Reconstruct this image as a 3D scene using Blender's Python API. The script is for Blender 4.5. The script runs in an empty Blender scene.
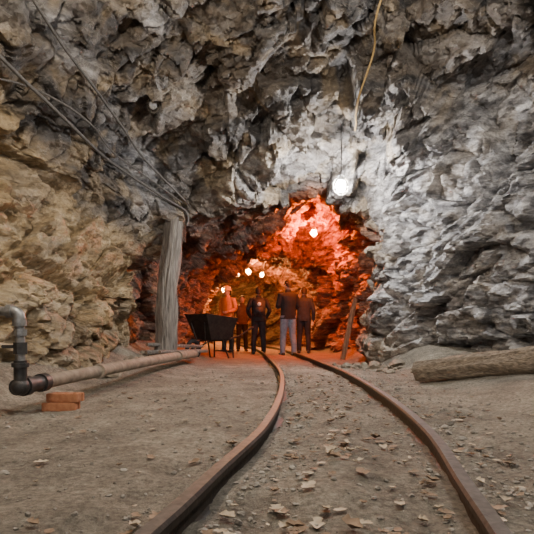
import bpy, bmesh, math, random
import numpy as np
from mathutils import Vector, Matrix, noise, Euler
from mathutils.bvhtree import BVHTree
random.seed(7); np.random.seed(7)
SC = bpy.context.scene

# ------------------------------------------------------------------ helpers
def sstep(a, b, x):
    t = max(0.0, min(1.0, (x - a) / (b - a))); return t * t * (3 - 2 * t)

def link(ob):
    SC.collection.objects.link(ob); return ob

class N:
    """tiny node-tree helper"""
    def __init__(s, name):
        s.m = bpy.data.materials.new(name); s.m.use_nodes = True
        s.t = s.m.node_tree; s.b = s.t.nodes['Principled BSDF']
        s.co = s.t.nodes.new('ShaderNodeTexCoord')
    def l(s, a, b): s.t.links.new(a, b)
    def noise(s, scale, detail=6, rough=.6, dist=0, vec=None, stretch=None):
        n = s.t.nodes.new('ShaderNodeTexNoise')
        n.inputs['Scale'].default_value = scale; n.inputs['Detail'].default_value = detail
        n.inputs['Roughness'].default_value = rough; n.inputs['Distortion'].default_value = dist
        v = vec or s.co.outputs['Object']
        if stretch:
            mp = s.t.nodes.new('ShaderNodeMapping'); mp.inputs['Scale'].default_value = stretch[0]
            mp.inputs['Rotation'].default_value = stretch[1]; s.l(v, mp.inputs['Vector']); v = mp.outputs['Vector']
        s.l(v, n.inputs['Vector']); return n.outputs['Fac']
    def ramp(s, fac, stops):
        r = s.t.nodes.new('ShaderNodeValToRGB'); e = r.color_ramp.elements
        while len(e) < len(stops): e.new(.5)
        for i, (p, c) in enumerate(stops):
            e[i].position = p
            if not isinstance(c, (tuple, list)): c = (c, c, c)
            e[i].color = (*c, 1)
        s.l(fac, r.inputs['Fac']); return r.outputs['Color']
    def mix(s, fac, a, b, mode='MIX'):
        n = s.t.nodes.new('ShaderNodeMix'); n.data_type = 'RGBA'; n.blend_type = mode
        for sock, v in ((n.inputs[0], fac), (n.inputs[6], a), (n.inputs[7], b)):
            if isinstance(v, (int, float)): sock.default_value = v
            elif isinstance(v, (tuple, list)): sock.default_value = (*v, 1)
            else: s.l(v, sock)
        return n.outputs[2]
    def math(s, op, a, b=0.0, clamp=False):
        n = s.t.nodes.new('ShaderNodeMath'); n.operation = op; n.use_clamp = clamp
        for i, v in enumerate((a, b)):
            if isinstance(v, (int, float)): n.inputs[i].default_value = v
            else: s.l(v, n.inputs[i])
        return n.outputs[0]
    def vmath(s, op, a, b=(0, 0, 0), out=0):
        n = s.t.nodes.new('ShaderNodeVectorMath'); n.operation = op
        for i, v in enumerate((a, b)):
            if isinstance(v, (tuple, list)): n.inputs[i].default_value = v
            else: s.l(v, n.inputs[i])
        return n.outputs[out]
    def chips(s, vec, scale, stretch, rot):
        """faceted chip relief: each voronoi cell is a little tilted plane"""
        mp = s.t.nodes.new('ShaderNodeMapping'); mp.inputs['Scale'].default_value = stretch
        mp.inputs['Rotation'].default_value = rot; s.l(vec, mp.inputs['Vector'])
        v = s.t.nodes.new('ShaderNodeTexVoronoi'); v.inputs['Scale'].default_value = scale; s.l(mp.outputs[0], v.inputs['Vector'])
        d = s.vmath('SUBTRACT', mp.outputs[0], v.outputs['Position']); c = s.vmath('SUBTRACT', v.outputs['Color'], (.5, .5, .5))
        return s.vmath('DOT_PRODUCT', d, c, out=1)
    def bump(s, h, dist, strength=1.0):
        b = s.t.nodes.new('ShaderNodeBump'); b.inputs['Distance'].default_value = dist
        b.inputs['Strength'].default_value = strength
        s.l(h, b.inputs['Height']); s.l(b.outputs['Normal'], s.b.inputs['Normal'])
    def col(s, c):
        if isinstance(c, (tuple, list)): s.b.inputs['Base Color'].default_value = (*c, 1)
        else: s.l(c, s.b.inputs['Base Color'])
    def rough(s, r):
        if isinstance(r, (int, float)): s.b.inputs['Roughness'].default_value = r
        else: s.l(r, s.b.inputs['Roughness'])

def simple_mat(name, c1, c2, scale=8, rough=.8, metal=0, bump=.003, stretch=None):
    n = N(name); f = n.noise(scale, 5, .6, .3, stretch=stretch)
    n.col(n.ramp(f, [(.3, c1), (.7, c2)])); n.rough(rough)
    n.b.inputs['Metallic'].default_value = metal
    n.bump(f, bump); return n.m

def emit_mat(name, c, strength):
    n = N(name); n.col(c); n.b.inputs['Emission Color'].default_value = (*c, 1)
    n.b.inputs['Emission Strength'].default_value = strength; return n.m

class MB:
    """mesh builder: many shaped pieces merged to one object"""
    def __init__(s): s.v = []; s.f = []; s.mi = []
    def add(s, vs, fs, m=0):
        o = len(s.v); s.v += [tuple(v) for v in vs]; s.f += [tuple(i + o for i in f) for f in fs]; s.mi += [m] * len(fs)
    def tube(s, pts, rad, m=0, seg=12, ell=None, cap=True, ref=None):
        pts = [Vector(p) for p in pts]; n = len(pts)
        if not isinstance(rad, (list, tuple)): rad = [rad] * n
        vs = []; fs = []
        t0 = (pts[1] - pts[0]).normalized()
        a = Vector(ref) if ref else (Vector((1, 0, 0)) if abs(t0.x) < .9 else Vector((0, 1, 0)))
        for i, p in enumerate(pts):
            t = (pts[min(i + 1, n - 1)] - pts[max(i - 1, 0)]).normalized()
            a = (a - t * a.dot(t)).normalized(); b = t.cross(a)
            r = rad[i]; ra, rb = r if isinstance(r, (tuple, list)) else (r, r)
            for k in range(seg):
                th = 2 * math.pi * k / seg
                vs.append(p + a * math.cos(th) * ra + b * math.sin(th) * rb)
        for i in range(n - 1):
            for k in range(seg):
                k2 = (k + 1) % seg
                fs.append((i * seg + k, i * seg + k2, (i + 1) * seg + k2, (i + 1) * seg + k))
        if cap:
            fs.append(tuple(reversed(range(seg)))); fs.append(tuple(range((n - 1) * seg, n * seg)))
        s.add(vs, fs, m)
    def ball(s, c, r, m=0, seg=14, rings=9, rot=None):
        c = Vector(c); r = r if isinstance(r, (tuple, list)) else (r, r, r); vs = []; fs = []
        for i in range(rings + 1):
            ph = math.pi * i / rings
            for k in range(seg):
                th = 2 * math.pi * k / seg
                q = Vector((r[0] * math.sin(ph) * math.cos(th), r[1] * math.sin(ph) * math.sin(th), r[2] * math.cos(ph)))
                if rot: q = rot @ q
                vs.append(c + q)
        for i in range(rings):
            for k in range(seg):
                k2 = (k + 1) % seg
                fs.append((i * seg + k, (i + 1) * seg + k, (i + 1) * seg + k2, i * seg + k2))
        s.add(vs, fs, m)
    def box(s, c, d, m=0, rot=None, bev=.0):
        bm = bmesh.new(); bmesh.ops.create_cube(bm, size=1)
        for v in bm.verts: v.co = Vector((v.co.x * d[0], v.co.y * d[1], v.co.z * d[2]))
        if bev: bmesh.ops.bevel(bm, geom=bm.edges[:], offset=bev, segments=2, affect='EDGES')
        bm.verts.index_update(); M = rot or Matrix.Identity(3)
        s.add([Vector(c) + M @ v.co for v in bm.verts], [[v.index for v in f.verts] for f in bm.faces], m); bm.free()
    def obj(s, name, mats, smooth=True, clean=True, angle=None):
        me = bpy.data.meshes.new(name); me.from_pydata(s.v, [], s.f)
        for m in mats: me.materials.append(m)
        me.polygons.foreach_set('material_index', s.mi)
        me.polygons.foreach_set('use_smooth', [smooth] * len(s.f))
        me.update()
        if clean:
            bm = bmesh.new(); bm.from_mesh(me); bmesh.ops.remove_doubles(bm, verts=bm.verts, dist=1e-6)
            bmesh.ops.recalc_face_normals(bm, faces=bm.faces)
            if angle:
                for e in bm.edges:
                    if len(e.link_faces) == 2 and e.calc_face_angle(0) > angle: e.smooth = False
            bm.to_mesh(me); bm.free()
        return link(bpy.data.objects.new(name, me))

def catmull(xs, P, t):
    n = len(xs)
    i = max(0, min(n - 2, int(np.searchsorted(xs, t, side='right')) - 1))
    h = xs[i + 1] - xs[i]; u = (t - xs[i]) / h
    def tan(k):
        if k == 0: return (P[1] - P[0]) / (xs[1] - xs[0])
        if k == n - 1: return (P[-1] - P[-2]) / (xs[-1] - xs[-2])
        return (P[k + 1] - P[k - 1]) / (xs[k + 1] - xs[k - 1])
    m0, m1 = tan(i) * h, tan(i + 1) * h
    return ((2*u**3 - 3*u**2 + 1) * P[i] + (u**3 - 2*u**2 + u) * m0 + (-2*u**3 + 3*u**2) * P[i+1] + (u**3 - u**2) * m1)

# ------------------------------------------------------------------ rock
def rock_material():
    n = N('mine_rock')
    at = n.t.nodes.new('ShaderNodeVertexColor'); at.layer_name = 'tint'
    sep = n.t.nodes.new('ShaderNodeSeparateColor'); n.l(at.outputs['Color'], sep.inputs[0])
    sand, red, pale = sep.outputs[0], sep.outputs[1], sep.outputs[2]
    strat = ((.8, .6, 2.6), (.5, .35, .2))
    n1 = n.noise(1.1, 9, .62, .3, stretch=strat)
    n2 = n.noise(4.0, 10, .7, .1, stretch=strat)
    n3 = n.noise(26, 7, .75)
    wob = n.t.nodes.new('ShaderNodeTexNoise'); wob.inputs['Scale'].default_value = 3.0; wob.inputs['Detail'].default_value = 4
    n.l(n.co.outputs['Object'], wob.inputs['Vector'])
    vm = n.t.nodes.new('ShaderNodeVectorMath'); vm.operation = 'MULTIPLY_ADD'; vm.inputs[1].default_value = (.12, .12, .12)
    n.l(wob.outputs['Color'], vm.inputs[0]); n.l(n.co.outputs['Object'], vm.inputs[2]); wv = vm.outputs[0]
    ch1 = n.chips(wv, 3.5, (.8, .6, 2.0), (.6, .5, .3))
    ch2 = n.chips(wv, 9, (.8, .7, 2.0), (-.4, .7, .2))
    ch3 = n.chips(wv, 24, (.9, .8, 1.7), (.6, .5, .3))
    base = n.ramp(n1, [(.3, (.034, .032, .033)), (.45, (.082, .076, .072)), (.57, (.15, .122, .093)), (.72, (.25, .235, .22))])
    dark = n.ramp(n2, [(.3, .3), (.48, .8), (.68, 1.5)])
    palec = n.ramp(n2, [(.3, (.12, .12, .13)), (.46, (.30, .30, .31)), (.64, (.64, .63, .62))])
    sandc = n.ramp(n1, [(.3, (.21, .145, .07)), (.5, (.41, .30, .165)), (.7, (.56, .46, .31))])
    redc = n.ramp(n2, [(.32, (.07, .026, .013)), (.5, (.28, .10, .045)), (.68, (.52, .22, .10))])  # iron-stained rock, also carrying the orange lamp light as colour
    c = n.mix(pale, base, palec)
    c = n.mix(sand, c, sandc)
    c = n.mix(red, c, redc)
    c = n.mix(.65, c, dark, 'MULTIPLY')
    c = n.mix(.6, c, n.ramp(n3, [(.3, .35), (.5, 1.0), (.7, 1.6)]), 'MULTIPLY')
    nv = n.noise(1.7, 8, .6, .5, stretch=((1, .8, 1.6), (-.5, .8, .3)))
    vein = n.ramp(n.math('ABSOLUTE', n.math('SUBTRACT', nv, .5)), [(0, .4), (.008, .0)])
    c = n.mix(vein, c, (.45, .42, .37))
    n.col(c)
    h = n.math('MULTIPLY', ch1, .7)
    h = n.math('ADD', h, n.math('MULTIPLY', ch2, .8))
    h = n.math('ADD', h, n.math('MULTIPLY', ch3, .65))
    h = n.math('ADD', h, n.math('MULTIPLY', n2, .035))
    h = n.math('ADD', h, n.math('MULTIPLY', n3, .018))
    n.bump(h, 1.0, 1.0)
    n.rough(n.ramp(n3, [(.3, .42), (.7, .75)]))
    return n.m
ROCK = rock_material()

Z = -.35
KEYS = [ # y, [L0 L1 L2 L3 C1 C2 C3 R3 R2 R1 R0]
 (-6,  [(-2.3,Z),(-2.4,.9),(-2.4,1.8),(-2.2,2.7),(-1.2,3.4),(0,3.6),(1.3,3.5),(2.5,2.9),(3.0,1.9),(3.1,.9),(3.0,Z)]),
 (3,   [(-2.3,Z),(-2.3,.8),(-2.6,1.7),(-2.8,2.7),(-1.6,3.75),(0,3.9),(1.5,3.85),(2.7,3.1),(3.1,2.1),(3.2,1.0),(3.0,Z)]),
 (5,   [(-2.3,Z),(-1.98,.8),(-2.3,1.7),(-2.7,2.5),(-1.6,3.4),(0,3.45),(1.5,3.45),(2.5,2.9),(2.8,2.0),(2.9,1.0),(2.9,Z)]),
 (6.5, [(-2.2,Z),(-1.62,.95),(-2.0,1.7),(-2.3,2.4),(-1.4,3.0),(0,3.0),(1.3,3.1),(2.05,2.7),(2.1,1.9),(2.2,1.0),(2.35,Z)]),
 (7.7, [(-2.2,Z),(-2.0,.95),(-1.95,1.7),(-1.7,2.2),(-1.0,2.5),(0,2.65),(.9,2.7),(1.5,2.42),(1.6,1.8),(1.6,1.0),(1.75,Z)]),
 (9.3, [(-2.0,Z),(-1.9,1.0),(-1.75,1.6),(-1.4,2.1),(-.85,2.45),(.0,2.75),(1.0,3.2),(1.85,2.8),(2.0,1.9),(1.95,1.0),(2.0,Z)]),
 (12.2,[(-1.8,Z),(-1.75,1.0),(-1.6,1.6),(-1.3,2.15),(-.75,2.55),(.05,2.85),(1.1,3.35),(1.85,2.8),(1.9,1.9),(1.85,1.0),(1.9,Z)]),
 (15,  [(-1.9,Z),(-1.95,1.0),(-1.85,1.7),(-1.5,2.3),(-.9,2.75),(0,2.85),(.8,2.7),(1.3,2.3),(1.5,1.7),(1.6,1.0),(1.7,Z)]),
 (19,  [(-2.2,Z),(-2.3,1.0),(-2.2,1.8),(-1.9,2.6),(-1.3,3.2),(-.4,3.4),(.5,3.1),(1.2,2.6),(1.5,1.8),(1.5,1.0),(1.5,Z)]),
 (25,  [(-3.2,Z),(-3.3,1.0),(-3.2,1.8),(-2.9,2.6),(-2.3,3.0),(-1.4,3.1),(-.6,3.0),(.2,2.6),(.5,1.8),(.6,1.0),(.6,Z)]),
]
ky = [k[0] for k in KEYS]; kp = [np.array(k[1], float) for k in KEYS]
ys = np.concatenate([np.arange(-6, 3.2, .12), np.arange(3.2, 9.6, .018), np.arange(9.6, 16, .035), np.arange(16, 25.01, .1)])
MU = 521
us = np.linspace(0, 10, MU)
G = np.zeros((len(ys), MU, 3))
for i, y in enumerate(ys):
    sec = catmull(ky, kp, y)
    pl = [sec[k] for k in range(11)]; xs = list(range(11))
    for j, u in enumerate(us):
        q = catmull(xs, pl, u); G[i, j] = (q[0], y, q[1])
du = np.gradient(G, axis=1); dv = np.gradient(G, ys, axis=0)
NR = np.cross(du, dv); NR /= np.linalg.norm(NR, axis=2, keepdims=True)
cen = np.stack([G[:, :, 0].mean(1), ys, np.full(len(ys), 1.5)], axis=1)[:, None, :]
if ((cen - G) * NR).sum(2).mean() < 0: NR = -NR

RS1 = Euler((.5, .4, .2)).to_matrix(); RS2 = Euler((-.35, .75, .5)).to_matrix()
def facet(p, sc, R, off, st=(1, 1, 1), keep=.8, tilt=1.7, step=.7, groove=.1):
    q = R @ p; q = Vector((q.x * st[0] + off, q.y * st[1] - off, q.z * st[2] + off * .5)) * sc
    d, pt = noise.voronoi(q); c = pt[0]
    r = noise.cell(c * 37.7 + Vector((.3, .3, .3)))
    g = noise.cell_vector(c * 53.1)
    e = min(1.0, (d[1] - d[0]) * 9)
    return ((r - .5) * step + (g - Vector((.5, .5, .5))).dot(q - c) * tilt) * (keep + (1 - keep) * e) - (1 - e) * groove

def rock_disp(p, det=1.0):
    w = noise.noise_vector(p * .8) * .16 + noise.noise_vector(p * 3.5) * .012
    q = p + w
    big = noise.noise(p * .6 + Vector((3, 1, 7))) * .22
    a = facet(q, .85, RS1, 2.3, (.75, .6, 1.7), .9, 2.1, .7, .25) * .33
    b = facet(q, 1.9, RS2, 5.1, (.8, .65, 1.8), .9, 2.4, .6, .3) * .17
    c = facet(q, 4.5, RS1, 9.7, (.8, .65, 1.8), .95, 2.5, .5, .25) * .065
    c2 = facet(q, 10, RS2, 3.7, (.8, .7, 1.7), .95, 2.4, .5, .2) * .026
    f = noise.fractal(p * 9, .8, 2.1, 4) * .005
    return big + a + (b + c + c2 + f) * det

tint = np.zeros((len(ys), MU, 4)); tint[:, :, 3] = 1
S = G.copy()
for i, y in enumerate(ys):
    for j in range(MU):
        p = Vector(G[i, j]); u = us[j]
        if y > 16 or y < 3.0:
            w = noise.noise_vector(p * .8) * .16
            d = facet(p + w, .85, RS1, 2.3, (.75, .6, 1.7), .9, 2.1, .7, .25) * .33 + facet(p + w, 1.9, RS2, 5.1, (.8, .65, 1.8), .9, 2.4, .6, .3) * .17 + noise.noise(p * .6 + Vector((3, 1, 7))) * .22
        else:
            soft = sstep(4.2, 3.2, u) * sstep(8.2, 7.4, y)
            d = rock_disp(p, 1 - .15 * soft)
            if 8.2 < y < 11.5 and u > 5.5:   # diagonal rock rib on the right of the inner drift
                line = 6.6 + (y - 8.6) * .35
                d += .42 * math.exp(-((u - line - .4 * noise.noise(p)) / .34) ** 2) * sstep(8.2, 8.9, y) * sstep(11.5, 10.6, y)
        if 6.7 < y < 8.7:
            k_ = sstep(6.7, 7.3, y) * sstep(8.7, 8.1, y)
            d = d * (1 - .35 * k_)
            if d > .2: d = .2 + (d - .2) * .3
        if 5.4 < y < 7.4: d += .12 * sstep(5.4, 6.1, y) * sstep(7.4, 6.8, y) * sstep(4.2, 5.2, u) * sstep(7.2, 6.6, u)
        q = p + Vector(NR[i, j]) * d
        S[i, j] = q
        nz = noise.fractal(p * .9, 1, 2, 4)
        nz2 = noise.fractal(p * 2.3 + Vector((9, 2, 4)), 1, 2, 4)
        lim = 2.85 - (y - 4.2) * .38 + nz * .5
        sand = sstep(.25, -.15, q.z - lim) * sstep(-.9, -1.3, p.x) * sstep(8.3, 7.2, y)
        sand = max(sand, .7 * sstep(.45, .1, q.z + nz * .3))
        sand = max(sand, sstep(.15, .5, nz2) * .45)
        red = sstep(7.6, 8.6, y + nz * .6) * (.35 + .6 * max(sstep(-.7, .4, p.x), sstep(14, 16, y)))  # inner rock reddened: iron stain plus orange lamp glow put into the tint
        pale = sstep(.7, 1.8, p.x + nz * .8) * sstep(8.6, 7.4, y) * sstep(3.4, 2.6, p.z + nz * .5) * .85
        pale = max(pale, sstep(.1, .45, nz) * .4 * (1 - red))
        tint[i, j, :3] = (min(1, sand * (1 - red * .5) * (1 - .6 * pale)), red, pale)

def grid_obj(name, P, col, mat, flip=False):
    a, b = P.shape[:2]
    idx = np.arange(a * b).reshape(a, b)
    f = np.stack([idx[:-1, :-1], idx[:-1, 1:], idx[1:, 1:], idx[1:, :-1]], axis=-1).reshape(-1, 4)
    if flip: f = f[:, ::-1]
    me = bpy.data.meshes.new(name)
    me.from_pydata(P.reshape(-1, 3).tolist(), [], f.tolist())
    me.polygons.foreach_set('use_smooth', [True] * len(f))
    me.materials.append(mat)
    if col is not None:
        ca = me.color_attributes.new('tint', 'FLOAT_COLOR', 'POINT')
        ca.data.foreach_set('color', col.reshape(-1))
    me.update()
    if col is not None: me.set_sharp_from_angle(angle=math.radians(38))
    return link(bpy.data.objects.new(name, me))
j1 = int(np.searchsorted(us, 3.0)); j2 = int(np.searchsorted(us, 7.0))
e1 = S[5, 6] - S[5, 5]; e2 = S[6, 5] - S[5, 5]
flip = np.dot(np.cross(e1, e2), NR[5, 5]) < 0
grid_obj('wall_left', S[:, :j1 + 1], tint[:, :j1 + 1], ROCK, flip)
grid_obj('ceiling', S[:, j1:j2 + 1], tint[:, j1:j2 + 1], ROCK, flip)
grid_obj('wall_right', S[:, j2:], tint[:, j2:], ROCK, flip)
xs_ = np.linspace(-5, 2, 120); zs_ = np.linspace(-.5, 4, 80)
B = np.zeros((80, 120, 3)); Bt = np.ones((80, 120, 4))
for a, z in enumerate(zs_):
    for b, x in enumerate(xs_):
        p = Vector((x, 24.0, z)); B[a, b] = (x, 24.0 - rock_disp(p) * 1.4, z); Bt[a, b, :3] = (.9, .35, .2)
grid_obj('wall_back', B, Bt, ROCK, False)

bv_v = S.reshape(-1, 3).tolist(); ia = np.arange(S.shape[0] * MU).reshape(-1, MU)
bv_f = np.stack([ia[:-1, :-1], ia[:-1, 1:], ia[1:, 1:], ia[1:, :-1]], axis=-1).reshape(-1, 4).tolist()
BVH = BVHTree.FromPolygons(bv_v, bv_f)

# ------------------------------------------------------------------ track line
TY = [-3, 0, 1.05, 1.45, 2.2, 3.3, 4.7, 6, 8, 12.2, 16, 20, 23.4]
TX = [-.9, -.13, .125, .205, .355, .465, .53, .54, .47, .27, -.02, -.6, -1.2]
def track_x(y): return float(catmull(TY, [np.array([v]) for v in TX], y)[0])

def floor_z(x, y):
    p = Vector((x, y, 0)); tx = track_x(max(-3, min(23.4, y)))
    z = noise.fractal(p * .8, 1, 2, 3) * .02 + noise.fractal(p * 5, .9, 2, 4) * .012
    z += .14 * sstep(-.9, -1.6, x) * sstep(3.8, 7, y)
    z += .16 * sstep(1.45, 2.4, x) * sstep(9, 6, y)
    z += .25 * sstep(-1.7, -2.3, x) + .22 * sstep(1.6, 2.3, x) * sstep(5.5, 7, y)
    r = abs(x - tx)
    z -= .014 * sstep(.33, .2, abs(r - .38)) - .008 * sstep(.3, .0, r)
    return z
fx = np.concatenate([np.arange(-4.2, -2.4, .1), np.arange(-2.4, 3.0, .022), np.arange(3.0, 4.0, .1)])
fy = np.concatenate([np.arange(-6, .4, .1), np.arange(.4, 4, .02), np.arange(4, 9, .04), np.arange(9, 25, .12)])
F = np.zeros((len(fy), len(fx), 3))
for i, y in enumerate(fy):
    for j, x in enumerate(fx): F[i, j] = (x, y, floor_z(x, y))
n = N('dirt_floor')
a1 = n.noise(.9, 6, .6, .5); a2 = n.noise(4, 9, .72, .2); a3 = n.noise(40, 7, .8); a4 = n.noise(150, 3, .7)
c = n.ramp(a1, [(.3, (.175, .158, .128)), (.5, (.27, .243, .193)), (.7, (.38, .34, .268))])
c = n.mix(.8, c, n.ramp(a2, [(.32, .4), (.52, 1.0), (.72, 1.35)]), 'MULTIPLY')
c = n.mix(.85, c, n.ramp(a3, [(.34, .35), (.5, 1.0), (.66, 1.7)]), 'MULTIPLY')
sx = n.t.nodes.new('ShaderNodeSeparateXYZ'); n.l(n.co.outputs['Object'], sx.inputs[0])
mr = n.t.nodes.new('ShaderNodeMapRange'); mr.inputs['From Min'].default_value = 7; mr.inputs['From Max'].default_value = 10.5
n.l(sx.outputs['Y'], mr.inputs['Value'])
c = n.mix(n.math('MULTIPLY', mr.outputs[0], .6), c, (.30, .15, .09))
n.col(c); n.rough(.92)
n.bump(n.math('ADD', n.math('MULTIPLY', a2, .8), n.math('ADD', n.math('MULTIPLY', a3, .7), n.math('MULTIPLY', a4, .25))), .04, 1.0)
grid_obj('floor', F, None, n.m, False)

# ------------------------------------------------------------------ rails
RUST = simple_mat('rusty_rail_steel', (.018, .015, .013), (.055, .041, .031), 30, .7, .2, .003)
WORN = simple_mat('worn_rail_head', (.04, .036, .032), (.115, .102, .09), 30, .6, .3, .002)
def rail(side):
    prof = [(-.045,-.03),(.045,-.03),(.045,-.02),(.008,-.010),(.006,.034),(.023,.041),(.025,.062),(.018,.072),(-.018,.072),(-.025,.062),(-.023,.041),(-.006,.034),(-.008,-.010),(-.045,-.02)]
    yy = np.concatenate([np.arange(-2.5, 8, .08), np.arange(8, 23.4, .2)]); m = MB(); vs = []; k = len(prof)
    for y in yy:
        x = track_x(y); t = Vector((track_x(y + .01) - track_x(y - .01), .02, 0)).normalized(); nn = Vector((t.y, -t.x, 0))
        for a, b in prof: vs.append(Vector((x, y, 0)) + nn * (side * .38 + a) + Vector((0, 0, b)))
    m.v += [tuple(v) for v in vs]
    for i in range(len(yy) - 1):
        for j in range(k):
            j2_ = (j + 1) % k; m.f.append((i*k + j, i*k + j2_, (i+1)*k + j2_, (i+1)*k + j)); m.mi.append(1 if j == 7 else 0)
    m.f.append(tuple(range(k))); m.mi.append(0); m.f.append(tuple(range((len(yy)-1)*k, len(yy)*k))); m.mi.append(0)
    return m.obj('railway_rail', [RUST, WORN], True, True, .5)
rail(-1); rail(1)

# ------------------------------------------------------------------ gravel / leaves
GR = simple_mat('gravel_stone', (.12, .108, .09), (.40, .365, .31), 9, .85, 0, .004)
ico = bmesh.new(); bmesh.ops.create_icosphere(ico, subdivisions=2, radius=1); ico.verts.index_update()
IV = [v.co.copy() for v in ico.verts]; IF = [[v.index for v in f.verts] for f in ico.faces]; ico.free()
ico = bmesh.new(); bmesh.ops.create_icosphere(ico, subdivisions=1, radius=1); ico.verts.index_update()
IV1 = [v.co.copy() for v in ico.verts]; IF1 = [[v.index for v in f.verts] for f in ico.faces]; ico.free()
def stone(m, x, y, r, mi=0, z=None):
    V, Fc = (IV, IF) if r > .02 else (IV1, IF1)
    off = Vector((random.random() * 50, 0, 0)); R = Euler([random.random() * 6 for _ in range(3)]).to_matrix()
    sc = Vector((r * random.uniform(.7, 1.3), r * random.uniform(.7, 1.2), r * random.uniform(.45, .8)))
    vs = []
    for v in V:
        k = 1 + .6 * noise.noise(v * 1.3 + off); q = R @ (v * k); q = Vector((q.x * sc.x, q.y * sc.y, q.z * sc.z)); vs.append(q)
    zz = floor_z(x, y) + sc.z * .4 if z is None else z
    m.add([q + Vector((x, y, zz)) for q in vs], Fc, mi)
m = MB()
for _ in range(6500):
    y = .8 + 7.5 * random.random() ** 1.7; t = random.random(); tx = track_x(y)
    if t < .4: x = tx + random.choice((-1, 1)) * .38 + random.gauss(0, .09) + .05
    elif t < .6: x = tx + .55 + abs(random.gauss(0, .25))
    else: x = random.uniform(-1.65, 1.85)
    if abs(abs(x - tx) - .38) < .035 or x > 1.85: continue
    r = random.choice((.003, .004, .005, .006, .008, .011)) * random.uniform(.7, 1.3)
    if random.random() < .02: r = random.uniform(.014, .022)
    stone(m, x, y, r)
m.obj('gravel', [GR], False, False)
m = MB()
for _ in range(150):
    y = random.uniform(4.8, 8.2); s_ = random.choice((-1, 1))
    x = (-1.72 + random.gauss(0, .1)) if s_ < 0 else (2.4 - .42 * max(0, min(2.2, y - 5)) + random.gauss(-.1, .16))
    stone(m, x, y, random.uniform(.03, .1) * random.uniform(.3, 1))
for (x, y, r) in ((1.8, 6.6, .13), (1.6, 7.1, .11), (1.6, 6.2, .07)):
    stone(m, x, y, r)
m.obj('rock_rubble', [simple_mat('rubble_stone', (.12, .10, .075), (.34, .29, .22), 6, .85, 0, .01)], False, False)
m = MB()
for _ in range(700):
    y = 1.0 + 5 * random.random() ** 1.8; tx = track_x(y)
    t = random.random()
    x = random.uniform(-1.2, 1.7) if t < .4 else (tx + random.gauss(0, .16) if t < .65 else tx + random.choice((-.38, .38, .38)) + random.gauss(.05, .14))
    if abs(abs(x - tx) - .38) < .05: continue
    L = random.uniform(.009, .028); W = L * random.uniform(.4, .8); a = random.random() * 6.28; vs = []; z0 = floor_z(x, y) + .006
    cu = random.uniform(.1, .9); tl = random.uniform(-.4, .4)
    for i in range(7):
        t = i / 6; w = W * math.sin(math.pi * min(1, t * .92 + .05)) ** .8 * (1 + .3 * math.sin(i * 2.4 + a))
        for s_ in (-1, 0, 1):
            px = (t - .5) * 2 * L; py = s_ * w * (1 + .25 * (i % 2)); pz = cu * (abs(py) + .35 * abs(px)) + .002 + max(0, tl * px)
            vs.append((x + px * math.cos(a) - py * math.sin(a), y + px * math.sin(a) + py * math.cos(a), z0 + pz))
    m.add(vs, [(i*3 + s_, i*3 + s_ + 1, i*3 + s_ + 4, i*3 + s_ + 3) for i in range(6) for s_ in (0, 1)], random.choice((0, 1, 1)))
m.obj('dry_leaves', [simple_mat('dry_leaf', (.36, .28, .19), (.54, .45, .33), 30, .8), simple_mat('dry_leaf_brown', (.15, .095, .055), (.31, .215, .14), 30, .8)], True, False)

# ------------------------------------------------------------------ timber
WOODG = simple_mat('weathered_grey_timber', (.08, .072, .065), (.30, .27, .235), 7, .85, 0, .035, stretch=((6, 6, .5), (0, 0, 0)))
def log_obj(name, p0, p1, r0, r1, mat, mat_end, bow=.0, seg=28, ns=36, crack=.012, seed=0, roundend=True):
    p0 = Vector(p0); p1 = Vector(p1); ax = (p1 - p0).normalized(); a = ax.orthogonal().normalized(); b = ax.cross(a)
    vs = []; fs = []; mi = []
    for i in range(ns + 1):
        t = i / ns; c = p0.lerp(p1, t) + Vector((0, 0, 1)) * bow * math.sin(math.pi * t) + (a * noise.noise(Vector((t * 3, seed, 0))) + b * noise.noise(Vector((t * 3, seed, 5)))) * r0 * .25
        r = r0 + (r1 - r0) * t
        if roundend: r *= (.93 if i in (0, ns) else 1)
        for k in range(seg):
            th = 6.2832 * k / seg
            q = noise.noise(Vector((math.cos(th) * 3.5, math.sin(th) * 3.5, t * 2.0 + seed * 3))) * crack * 1.6 + noise.noise(Vector((math.cos(th) * 1.2, math.sin(th) * 1.2, t * 5 + seed))) * r * .22
            vs.append(c + (a * math.cos(th) + b * math.sin(th)) * (r + q))
    m = MB(); m.v = [tuple(v) for v in vs]
    for i in range(ns):
        for k in range(seg):
            k2 = (k + 1) % seg; m.f.append((i*seg + k, i*seg + k2, (i+1)*seg + k2, (i+1)*seg + k)); m.mi.append(0)
    m.f.append(tuple(range(seg))); m.mi.append(1); m.f.append(tuple(range(ns*seg, (ns+1)*seg))); m.mi.append(1)
    return m.obj(name, [mat, mat_end], True, True, .9)
log_obj('timber_prop', (-1.60, 7.4, floor_z(-1.60, 7.4) - .03), (-1.44, 7.45, 2.34), .17, .14, WOODG, WOODG, seed=1, crack=.02, seg=40)
WOODH = simple_mat('old_log_wood', (.10, .077, .055), (.34, .27, .195), 7, .85, 0, .035, stretch=((.6, 5, 7), (0, 0, .7)))
ENDW = simple_mat('log_end_grain', (.12, .09, .065), (.27, .2, .14), 40, .9)
log_obj('fallen_log', (1.55, 5.0, .125), (2.62, 4.15, .30), .10, .135, WOODH, ENDW, seed=2, crack=.016)
for i, (a_, b_, r) in enumerate([((-1.75, 6.95, .25), (-1.12, 8.2, .23), .03), ((-1.5, 6.7, .26), (-.98, 7.8, .24), .026), ((-1.75, 7.0, .36), (-1.15, 8.5, .30), .026)]):
    log_obj('timber_pole', a_, b_, r, r, WOODG, ENDW, seed=10 + i, seg=14, ns=14, crack=.004)
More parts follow.
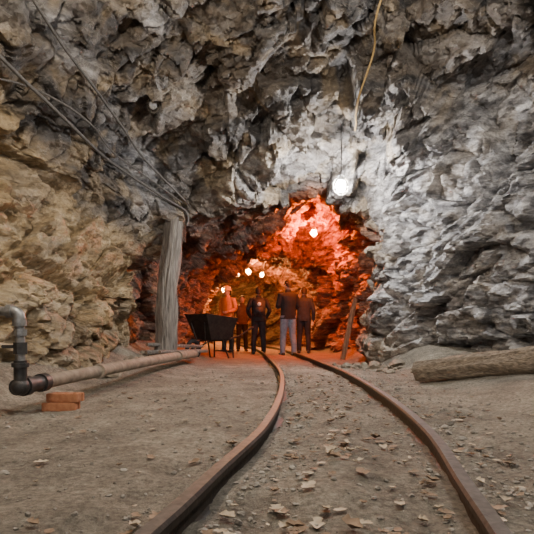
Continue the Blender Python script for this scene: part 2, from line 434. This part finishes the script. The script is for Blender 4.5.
REDW = simple_mat('reddish_timber', (.10, .045, .025), (.30, .14, .07), 7, .85, 0, .02, stretch=((5, 5, .6), (0, 0, 0)))  # reddish brown wood, grain stretched lengthwise
log_obj('leaning_timber', (1.50, 9.6, floor_z(1.50, 9.6) - .02), (1.82, 9.9, 1.25), .05, .045, REDW, ENDW, seed=21, seg=18, ns=20)

# ------------------------------------------------------------------ pipe + bricks
GALV = simple_mat('galvanised_pipe', (.14, .14, .14), (.34, .34, .33), 25, .45, .6, .001)
PIPE = simple_mat('dusty_iron_pipe', (.15, .125, .095), (.32, .27, .205), 12, .75, .1, .004)
BLK = simple_mat('black_fitting', (.025, .025, .027), (.07, .065, .06), 20, .5, .4, .002)
m = MB()
P0 = Vector((-1.50, 2.95, .185))
big = [P0 + Vector((.0, .12, 0)), (-1.40, 4.0, .20), (-1.30, 5.1, .215), (-1.21, 6.5, .215), (-1.14, 7.6, .205)]
m.tube(big, [.046, .05, .055, .058, .06], 1, 20)
for q, d in ((big[1], .06), (big[3], .07)):
    q = Vector(q); m.tube([q - Vector((-.008, .05, 0)), q + Vector((-.008, .05, 0))], d, 1, 20)
m.tube([P0 + Vector((-.01, -.06, 0)), P0 + Vector((0, .02, 0)), P0 + Vector((.02, .22, .002))], .05, 2, 20)
m.tube([P0 + Vector((.0, .0, 0)), P0 + Vector((.005, .045, 0))], .062, 2, 20)
m.tube([P0 + Vector((.018, .18, .002)), P0 + Vector((.024, .24, .003))], .06, 2, 20)
m.ball(P0 + Vector((0, -.03, 0)), .054, 2)
V0 = P0 + Vector((0, -.03, 0))
m.tube([V0, V0 + Vector((0, 0, .16))], .038, 2, 18)
m.tube([V0 + Vector((0, 0, .12)), V0 + Vector((0, 0, .145))], .05, 2, 18)
m.tube([V0 + Vector((0, 0, .15)), V0 + Vector((-.005, 0, .42))], .029, 0, 18)
m.tube([V0 + Vector((0, 0, .20)), V0 + Vector((0, 0, .27))], .041, 2, 8)
m.tube([V0 + Vector((0, 0, .31)), V0 + Vector((0, 0, .35))], .038, 0, 8)
m.box(V0 + Vector((-.06, -.02, .245)), (.09, .015, .02), 2, None, .004)
el = [V0 + Vector((-.005, 0, .41)) + Vector((-.05 + .05 * math.cos(a), 0, .05 * math.sin(a))) for a in np.linspace(0, math.pi / 2, 9)]
m.tube(el, .035, 0, 18)
e = el[-1]
m.tube([V0 + Vector((-.005, 0, .37)), V0 + Vector((-.005, 0, .41))], .041, 0, 18)
m.tube([e, e + Vector((-.5, .05, .0))], .029, 0, 18)
m.tube([e + Vector((.01, 0, 0)), e + Vector((-.025, 0, 0))], .041, 0, 18)
m.tube([e + Vector((-.1, 0, 0)), e + Vector((-.14, 0, 0))], .038, 0, 8)
m.obj('water_pipe', [GALV, PIPE, BLK], True, True, .7)
BR = simple_mat('fired_brick', (.32, .12, .055), (.48, .22, .11), 25, .9, 0, .004)
bz = floor_z(-1.37, 3.2)
for (x, y, z, r) in ((-1.38, 3.22, bz + .028, .05), (-1.36, 3.24, bz + .086, -.12)):
    m = MB()
    for s_ in (-1, 1): m.box(Vector((0, s_ * .036, 0)) , (.22, .032, .056), 0, None, .004)
    for k in (-.09, -.03, .03, .09): m.box((k, 0, 0), (.028, .06, .055), 0, None, .003)
    o = m.obj('brick', [BR], False); o.location = (x, y, z); o.rotation_euler = (0, 0, r)

# ------------------------------------------------------------------ lamps
WIRE = simple_mat('black_cable', (.02, .02, .02), (.05, .045, .04), 30, .6, 0, .001)
HOSE = simple_mat('dusty_rubber_cable', (.05, .047, .043), (.12, .11, .10), 30, .6, 0, .001)
CAGE = simple_mat('lamp_cage_wire', (.25, .22, .18), (.4, .36, .3), 30, .4, .8, .0005)
def bulb_mat(col, watts, r):
    A = 4 * math.pi * r * r; return emit_mat('bulb_glow', col, watts / (math.pi * A))
def cage_lamp(loc, col, watts, r=.055, cable=True):
    x, y, z = loc; m = MB()
    top = BVH.ray_cast(Vector((x, y, 1.6)), Vector((0, 0, 1)))[0]
    tz = top.z if top else z + .4
    if tz - z < .22: z = tz - .22
    m.ball((x, y, z), (r, r, r * 1.15), 0, 16, 10)
    m.tube([(x, y, z + r * .95), (x, y, z + r * 2.1)], [r * .5, r * .55], 1, 14)
    m.tube([(x, y, z + r * 2.0), (x, y, z + r * 2.3)], [r * .75, r * .5], 1, 14)
    R = r * 1.55
    for k in range(6):
        th = math.pi * k / 3
        m.tube([(x + math.cos(th) * R * math.sin(a), y + math.sin(th) * R * math.sin(a), z + R * 1.25 * math.cos(a)) for a in np.linspace(.35, math.pi, 9)], .0022, 2, 5)
    for zz, rr in ((.0, R), (-.6 * R, R * .86)):
        m.tube([(x + math.cos(a) * rr, y + math.sin(a) * rr, z + zz) for a in np.linspace(0, 2 * math.pi, 17)], .0022, 2, 5)
    if cable: m.tube([(x, y, z + r * 2.2), (x + .01, y, (z + tz) / 2), (x, y, tz + .02)], .007, 1, 8)
    return m.obj('caged_bulb_lamp', [bulb_mat(col, watts, r) if watts else simple_mat('unlit_glass', (.5, .52, .55), (.6, .62, .65), 8, .15), WIRE, CAGE], True, True, .9)
W = (1, .96, .93); O = (1, .145, .008); Y = (1, .42, .12)
cage_lamp((1.0, 6.5, 2.52), W, 300, .065)
cage_lamp((1.12, 11.5, 2.95), O, 800, .055)
cage_lamp((-1.0, 16.0, 2.55), Y, 420, .06)
cage_lamp((-.65, 17.0, 2.75), Y, 420, .06)
cage_lamp((-.2, 19.5, 2.95), Y, 380, .06)
cage_lamp((-1.7, 19.0, 2.3), Y, 380, .06)
# unseen lamps added above / behind the view to light and rake the near rock
cage_lamp((-.9, 2.0, 3.2), (1, .88, .72), 320, .055)
cage_lamp((1.5, 2.2, 3.2), (1, .95, .9), 240, .055)
cage_lamp((.2, -2.2, 2.7), (1, .9, .8), 120, .07)
def hitup(x, y): return BVH.ray_cast(Vector((x, y, 1.5)), Vector((0, 0, 1)))[0].z
cage_lamp((-1.4, 5.9, hitup(-1.4, 5.9) - .2), W, 0, .05)

# ------------------------------------------------------------------ cables
def cable(name, pts, r, mat, gap=.03, n_=90, win=5):
    ks = list(range(len(pts))); P = [np.array(p, float) for p in pts]; dirs = []; rad = []; org = []
    for t in np.linspace(0, len(P) - 1, n_):
        q = Vector(catmull(ks, P, t)); o = Vector((0, q.y, 1.4)); d = (q - o).normalized()
        h = BVH.ray_cast(o, d); rad.append((h[0] - o).length if h[0] else (q - o).length); dirs.append(d); org.append(o)
    mn = [min(rad[max(0, i - win):i + win + 1]) for i in range(n_)]
    for _ in range(3): mn = [np.mean(mn[max(0, i - 3):i + 4]) for i in range(n_)]
    out = [org[i] + dirs[i] * (mn[i] - gap) for i in range(n_)]
    m = MB(); m.tube(out, r, 0, 8); return m.obj(name, [mat])
cable('power_cable', [(-2.4, 3.4, 3.0), (-2.3, 4.6, 2.9), (-2.0, 5.8, 2.7), (-1.7, 6.8, 2.6), (-1.35, 7.5, 2.5), (-1.4, 7.55, 2.3)], .018, HOSE)
cable('power_cable', [(-2.0, 3.4, 3.4), (-1.9, 4.6, 3.2), (-1.7, 5.6, 3.0), (-1.55, 6.7, 2.8), (-1.3, 7.5, 2.6)], .014, HOSE, .06)
cable('power_cable', [(-2.6, 3.8, 2.7), (-2.1, 5.0, 2.9), (-1.85, 6.2, 2.75), (-1.35, 7.45, 2.6)], .01, HOSE, .08)
ROPE = simple_mat('yellow_rope', (.30, .19, .07), (.48, .33, .13), 60, .8)
cable('yellow_rope', [(.86, 3.2, 3.5), (.92, 4.6, 3.4), (1.06, 5.5, 3.2), (1.12, 6.1, 3.1)], .011, ROPE, .05)

# ------------------------------------------------------------------ wheelbarrow
def wheelbarrow(loc, yaw):
    M_ = simple_mat('dark_barrow_steel', (.015, .015, .016), (.05, .042, .036), 14, .55, .5, .002)
    T_ = simple_mat('barrow_tyre', (.01, .01, .01), (.03, .03, .03), 20, .8)
    m = MB()
    top = [(-.42, -.33, .80), (.46, -.28, .86), (.46, .28, .86), (-.42, .33, .80)]
    bot = [(-.26, -.23, .38), (.24, -.2, .38), (.24, .2, .38), (-.26, .23, .38)]
    ti = [(p[0] * .96, p[1] * .95, p[2]) for p in top]; bi = [(p[0] * .95, p[1] * .94, p[2] + .015) for p in bot]
    vs = top + bot + ti + bi; fs = [(4, 5, 6, 7), (12, 15, 14, 13)]
    for k in range(4):
        k2 = (k + 1) % 4; fs += [(k, k2, k2 + 4, k + 4), (k + 8, k + 12, k2 + 12, k2 + 8), (k, k + 8, k2 + 8, k2)]
    m.add(vs, fs, 0)
    m.tube([Vector(p) for p in top + [top[0]]], .013, 0, 8)
    for s_ in (-1, 1):
        m.tube([(-.85, s_ * .29, .60), (-.55, s_ * .27, .46), (-.2, s_ * .2, .37), (.2, s_ * .12, .36), (.52, s_ * .06, .2)], .017, 0, 10)
        m.tube([(-.95, s_ * .3, .64), (-.82, s_ * .287, .585)], .022, 1, 10)
        m.tube([(-.34, s_ * .23, .40), (-.36, s_ * .25, .02), (-.22, s_ * .24, .02), (-.1, s_ * .19, .37)], .016, 0, 8)
        m.tube([(.3, s_ * .1, .33), (.40, s_ * .17, .7)], .011, 0, 8)
    m.tube([(-.36, -.25, .15), (-.36, .25, .15)], .011, 0, 8)
    m.tube([(.52, -.08, .2), (.52, .08, .2)], .012, 0, 8)
    c = Vector((.52, 0, .2))
    m.tube([c + Vector((math.cos(a) * .16, 0, math.sin(a) * .16)) for a in np.linspace(0, 2 * math.pi, 25)], .04, 1, 10)
    for k in range(6):
        a = k * math.pi / 3; m.tube([c, c + Vector((math.cos(a) * .14, 0, math.sin(a) * .14))], .007, 0, 6)
    m.ball(c, (.03, .05, .03), 0)
    o = m.obj('wheelbarrow', [M_, T_], True, True, .6); o.location = loc; o.rotation_euler = (0, 0, yaw); return o
wheelbarrow((-1.08, 9.4, floor_z(-1.08, 9.4) + .0), math.radians(235))

# ------------------------------------------------------------------ people
def person(name, loc, yaw, H, mats, pose, logo=None, helmet=None, pack=False, hairlong=True):
    """mats: skin, jacket, trousers, shoes, hair ; faces +Y locally"""
    tubes = []
    def T(reg, pts, rad): tubes.append((reg, [Vector(p) for p in pts], rad))
    st = pose.get('stance', .11); fwd = pose.get('step', (0, 0)); lean = pose.get('lean', 0.0)
    T(1, [(0, 0, .84), (0, 0, .90), (0, 0, 1.0), (0, lean*.3, 1.12), (0, lean*.6, 1.26), (0, lean*.8, 1.37), (0, lean, 1.43), (0, lean, 1.47)],
      [(.175, .125), (.19, .14), (.182, .137), (.178, .132), (.195, .14), (.205, .132), (.16, .11), (.09, .085)])
    T(1, [(0, lean, 1.42), (0, lean+.005, 1.505)], [(.09, .085), (.072, .072)])
    T(0, [(0, lean, 1.45), (0, lean+.01, 1.56)], [(.056, .06), (.052, .058)])
    hd = pose.get('head', 0.0); hp = pose.get('nod', 0.0)
    HR = Euler((-hp, 0, hd)).to_matrix(); HC = Vector((0, lean + .02, 1.635))
    def hpt(*p): return HC + HR @ Vector(p)
    T(0, [hpt(0, .0, -.085), hpt(0, .008, -.06), hpt(0, .0, 0), hpt(0, -.005, .05), hpt(0, -.005, .095), hpt(0, -.005, .115)],
      [(.045, .06), (.06, .083), (.074, .096), (.076, .096), (.055, .07), (.025, .03)])
    T(0, [hpt(0, .088, .018), hpt(0, .108, -.018), hpt(0, .09, -.025)], [.009, .013, .009])
    T(0, [hpt(-.03, .082, -.052), hpt(.03, .082, -.052)], [.009, .009])
    for s_ in (-1, 1): T(0, [hpt(s_ * .074, -.005, .02), hpt(s_ * .083, -.012, -.0), hpt(s_ * .076, -.002, -.028)], [.011, .013, .008])
    for k, s_ in enumerate((-1, 1)):
        f = fwd[k]
        T(2, [(s_ * .085, 0, .92), (s_ * .092, f*.2, .78), (s_ * (.09 + st) / 2, f*.5 + .02, .5), (s_ * st, f*.85 - .01, .28), (s_ * st, f, .075)],
          [.108, .098, .074, .068, .062])
        T(3, [(s_ * st, f - .075, .045), (s_ * st, f, .055), (s_ * (st + .015), f + .1, .04), (s_ * (st + .022), f + .17, .032)], [(.038, .04), (.045, .05), (.048, .036), (.036, .026)])
        el_, wr = pose['arms'][k]
        sh = Vector((s_ * .185, lean, 1.405)); el_ = Vector(el_); wr = Vector(wr)
        T(1, [(s_ * .12, lean, 1.41), sh, sh.lerp(el_, .5), el_], [.07, .072, .062, .054])
        T(1, [el_, el_.lerp(wr, .5), wr], [.054, .05, .042])
        d = (wr - el_).normalized()
        inn = pose.get('palm', (0, 1, 0)); across = Vector(inn) - d * Vector(inn).dot(d); across.normalize(); pal = d.cross(across)
        pal = pal if pal.dot(Vector((-s_, 0, 0))) > 0 else -pal
        T(0, [wr - d * .02, wr + d * .03, wr + d * .09], [(.024, .024), (.022, .034), (.017, .038)])
        for q, (o_, L) in enumerate(((.030, .070), (.010, .080), (-.010, .074), (-.029, .058))):
            b0 = wr + d * .08 + across * o_; b1 = b0 + d * L * .5 + pal * .006; b2 = b1 + (d * .7 + pal * .7) * L * .3; b3 = b2 + (d * .35 + pal * .9) * L * .28
            T(0, [b0, b1, b2, b3], [.010, .0095, .009, .007])
        t0 = wr + d * .03 + across * .03; t1 = t0 + (d * .6 + across * .7) * .035; t2 = t1 + (d * .9 + pal * .4) * .035
        T(0, [t0, t1, t2], [.013, .011, .009])
    m = MB()
    for reg, pts, rad in tubes:
        horiz = abs((pts[-1] - pts[0]).normalized().z) < .3
        m.tube(pts, rad, 0, 16, ref=(1, 0, 0) if not horiz or abs((pts[-1]-pts[0]).normalized().x) < .8 else (0, 1, 0))
    tmp = m.obj('tmp_body', [], True)
    r = tmp.modifiers.new('r', 'REMESH'); r.mode = 'VOXEL'; r.voxel_size = .0085
    sm = tmp.modifiers.new('s', 'SMOOTH'); sm.iterations = 2; sm.factor = .5
    dg = bpy.context.evaluated_depsgraph_get(); ev = tmp.evaluated_get(dg); me = ev.to_mesh()
    vs = np.zeros(len(me.vertices) * 3); me.vertices.foreach_get('co', vs); vs = vs.reshape(-1, 3)
    fs = [tuple(p.vertices) for p in me.polygons]
    fc = np.array([vs[list(f)].mean(0) for f in fs])
    best = np.full(len(fc), 1e9); reg_ = np.zeros(len(fc), int)
    for reg, pts, rad in tubes:
        for i in range(len(pts) - 1):
            a = np.array(pts[i]); b = np.array(pts[i + 1]); ab = b - a
            t = np.clip(((fc - a) @ ab) / (ab @ ab), 0, 1)
            ra = np.mean(rad[i]); rb = np.mean(rad[i + 1]); rr = ra + (rb - ra) * t
            dd = np.linalg.norm(fc - (a + t[:, None] * ab), axis=1) / rr
            if reg == 0 and rad[0] != (.045, .06): dd = dd + .02
            k = dd < best; best[k] = dd[k]; reg_[k] = reg
    hz = fc[:, 2] > 1.535; reg_[hz] = 0
    reg_[(fc[:, 2] < .86) & (reg_ == 1) & (np.abs(fc[:, 0]) < .2) & (np.abs(fc[:, 1]) < .15)] = 2
    reg_[(fc[:, 2] > .93) & (reg_ == 2)] = 1
    fm = MB(); fm.v = [tuple(v) for v in vs]; fm.f = fs; fm.mi = reg_.tolist()
    ev.to_mesh_clear(); bpy.data.objects.remove(tmp)
    for s_ in (-1, 1):
        fm.ball(hpt(s_ * .03, .083, .012), .012, 5, 10, 6); fm.ball(hpt(s_ * .03, .0935, .012), .0055, 4, 8, 5)
        fm.tube([hpt(s_ * .015, .094, .034), hpt(s_ * .045, .086, .036)], .0045, 4, 6)
    fm.tube([hpt(-.022, .0905, -.052), hpt(0, .0935, -.053), hpt(.022, .0905, -.052)], .0035, 6, 6)
    vs = []; fs = []; A_, B_ = 22, 14
    for i in range(B_ + 1):
        for k in range(A_):
            th = 2 * math.pi * k / A_; front = max(0, math.sin(th)); back = max(0, -math.sin(th))
            phm = (1.75 + (.75 if hairlong else .3) * back) * (1 - front) + 1.0 * front; ph = phm * i / B_
            rr = 1.07 + .05 * noise.noise(Vector((math.cos(th) * 2, math.sin(th) * 2, ph * 3)))
            sp = math.sin(min(ph, 1.9)) 
            q = (.079 * sp * math.cos(th) * rr, .1 * sp * math.sin(th) * rr - .006, .112 * math.cos(ph) * rr + .008)
            vs.append(hpt(*q))
    for i in range(B_):
        for k in range(A_):
            k2 = (k + 1) % A_; fs.append((i*A_ + k, (i+1)*A_ + k, (i+1)*A_ + k2, i*A_ + k2))
    fm.add(vs, fs, 4)
    fm.tube([(0, 0, .853), (0, 0, .883)], [(.19, .14), (.196, .146)], 1, 24)
    fm.tube([(0, lean, 1.46), (0, lean + .004, 1.525)], [(.082, .08), (.07, .074)], 1, 18)
    yb = -.25 if pack else -.125
    if logo:
        fm.tube([(0, lean*.7 + yb, 1.29), (0, lean*.7 + yb - .014, 1.29)], [.05, .05], 7, 20)
        if not pack: fm.box((0, lean*.8 - .13, 1.375), (.16, .02, .02), 7)
    if pack:
        fm.box((0, lean*.6 - .19, 1.2), (.29, .13, .42), 8, None, .04)
        fm.box((0, lean*.6 - .265, 1.12), (.2, .05, .18), 8, None, .02)
        for s_ in (-1, 1): fm.tube([(s_*.1, lean-.13, 1.4), (s_*.12, lean, 1.475), (s_*.12, lean+.13, 1.36), (s_*.15, lean*.6+.1, 1.1), (s_*.15, -.12, 1.02)], (.02), 8, 8)
    if helmet:
        vs = []; fs = []
        for i in range(9):
            ph = 1.6 * i / 8
            for k in range(24):
                th = 2 * math.pi * k / 24; vs.append(hpt(.1 * math.sin(ph) * math.cos(th), .125 * math.sin(ph) * math.sin(th), .115 * math.cos(ph) + .03))
        for k in range(24):
            th = 2 * math.pi * k / 24; vs.append(hpt(.118 * math.cos(th), (.175 if math.sin(th) > 0 else .14) * math.sin(th), .02))
        for i in range(9):
            for k in range(24):
                k2 = (k + 1) % 24; fs.append((i*24 + k, (i+1)*24 + k, (i+1)*24 + k2, i*24 + k2))
        fm.add(vs, fs, 9); fm.tube([hpt(0, -.12, .13), hpt(0, 0, .152), hpt(0, .12, .13)], .012, 9, 8)
        fm.box(hpt(0, .13, .09), (.05, .03, .04), 3, HR, .006)
    o = fm.obj(name, mats, True, False)
    o.location = loc; o.rotation_euler = (0, 0, yaw); k = H / 1.755; o.scale = (k, k, k); return o

SK = simple_mat('skin', (.42, .24, .17), (.5, .3, .21), 20, .55)
EYEW = simple_mat('eye_white', (.7, .7, .68), (.75, .74, .72), 20, .3)
LIP = simple_mat('lip', (.3, .1, .08), (.34, .12, .1), 20, .5)
WHITE = simple_mat('white_print', (.6, .6, .58), (.7, .7, .68), 20, .7)
BKJ = simple_mat('black_jacket', (.006, .007, .009), (.014, .016, .02), 12, .85, 0, .006)
NVJ = simple_mat('navy_jacket', (.010, .013, .02), (.024, .03, .042), 12, .85, 0, .006)
ORJ = simple_mat('orange_work_jacket', (.50, .13, .02), (.70, .22, .04), 12, .75, 0, .006)
BRJ = simple_mat('brown_jacket', (.06, .03, .02), (.13, .07, .04), 12, .75, 0, .006)
JEAN = simple_mat('grey_blue_jeans', (.13, .17, .23), (.24, .30, .38), 14, .85, 0, .004)
BLKT = simple_mat('dark_trousers', (.008, .008, .011), (.02, .02, .027), 14, .85, 0, .004)
SHOE = simple_mat('dark_boots', (.02, .016, .013), (.05, .04, .03), 14, .6)
HAIR = simple_mat('dark_hair', (.008, .006, .005), (.022, .016, .012), 40, .7, 0, .004)
PACK = simple_mat('backpack_cloth', (.016, .018, .022), (.045, .048, .055), 20, .8)
YEL = simple_mat('yellow_hard_hat', (.7, .42, .04), (.8, .5, .06), 6, .35)
def M(j, t): return [SK, j, t, SHOE, HAIR, EYEW, LIP, WHITE, PACK, YEL]
hang = (((-.26, -.02, 1.13), (-.25, .07, .88)), ((.26, -.02, 1.13), (.25, .07, .88)))
pocket = (((-.29, -.06, 1.14), (-.21, .10, .97)), ((.29, -.06, 1.14), (.21, .10, .97)))
phone = (((-.25, .02, 1.14), (-.10, .24, 1.16)), ((.25, .02, 1.14), (.10, .24, 1.16)))
fz = lambda x, y: floor_z(x, y)
person('standing_visitor', (-.22, 12.6, fz(-.22, 12.6)), .08, 1.78, M(BKJ, BLKT), dict(arms=pocket, stance=.13), logo=True, pack=True)
person('standing_visitor', (.53, 12.0, fz(.53, 12.0)), .35, 1.9, M(BKJ, JEAN), dict(arms=phone, stance=.12, head=.35, nod=.15, step=(.05, -.05)))
person('standing_visitor', (.98, 12.8, fz(.98, 12.8)), -.1, 1.78, M(NVJ, BLKT), dict(arms=hang, stance=.12, head=.3))
person('standing_visitor', (-.78, 15.0, fz(-.78, 15.0)), 3.3, 1.74, M(BRJ, BLKT), dict(arms=pocket, stance=.12))
person('tour_guide', (-1.08, 13.2, fz(-1.08, 13.2)), 2.6, 1.8, M(ORJ, BLKT), dict(arms=(((-.27, .0, 1.15), (-.16, .22, 1.08)), hang[1]), stance=.12, head=-.2), helmet=True)

# ------------------------------------------------------------------ world, camera
w = bpy.data.worlds.new('World'); SC.world = w; w.use_nodes = True
w.node_tree.nodes['Background'].inputs[0].default_value = (.8, .87, 1, 1)
w.node_tree.nodes['Background'].inputs[1].default_value = 1.0
cd = bpy.data.cameras.new('Camera'); cam = bpy.data.objects.new('Camera', cd); SC.collection.objects.link(cam)
cd.sensor_width = 36; cd.sensor_fit = 'HORIZONTAL'; cd.lens = 480 / 534 * 36
cam.location = (0, 0, .5); cam.rotation_euler = (math.pi / 2, 0, 0); cd.shift_y = 68 / 534
cd.clip_start = .02; SC.camera = cam
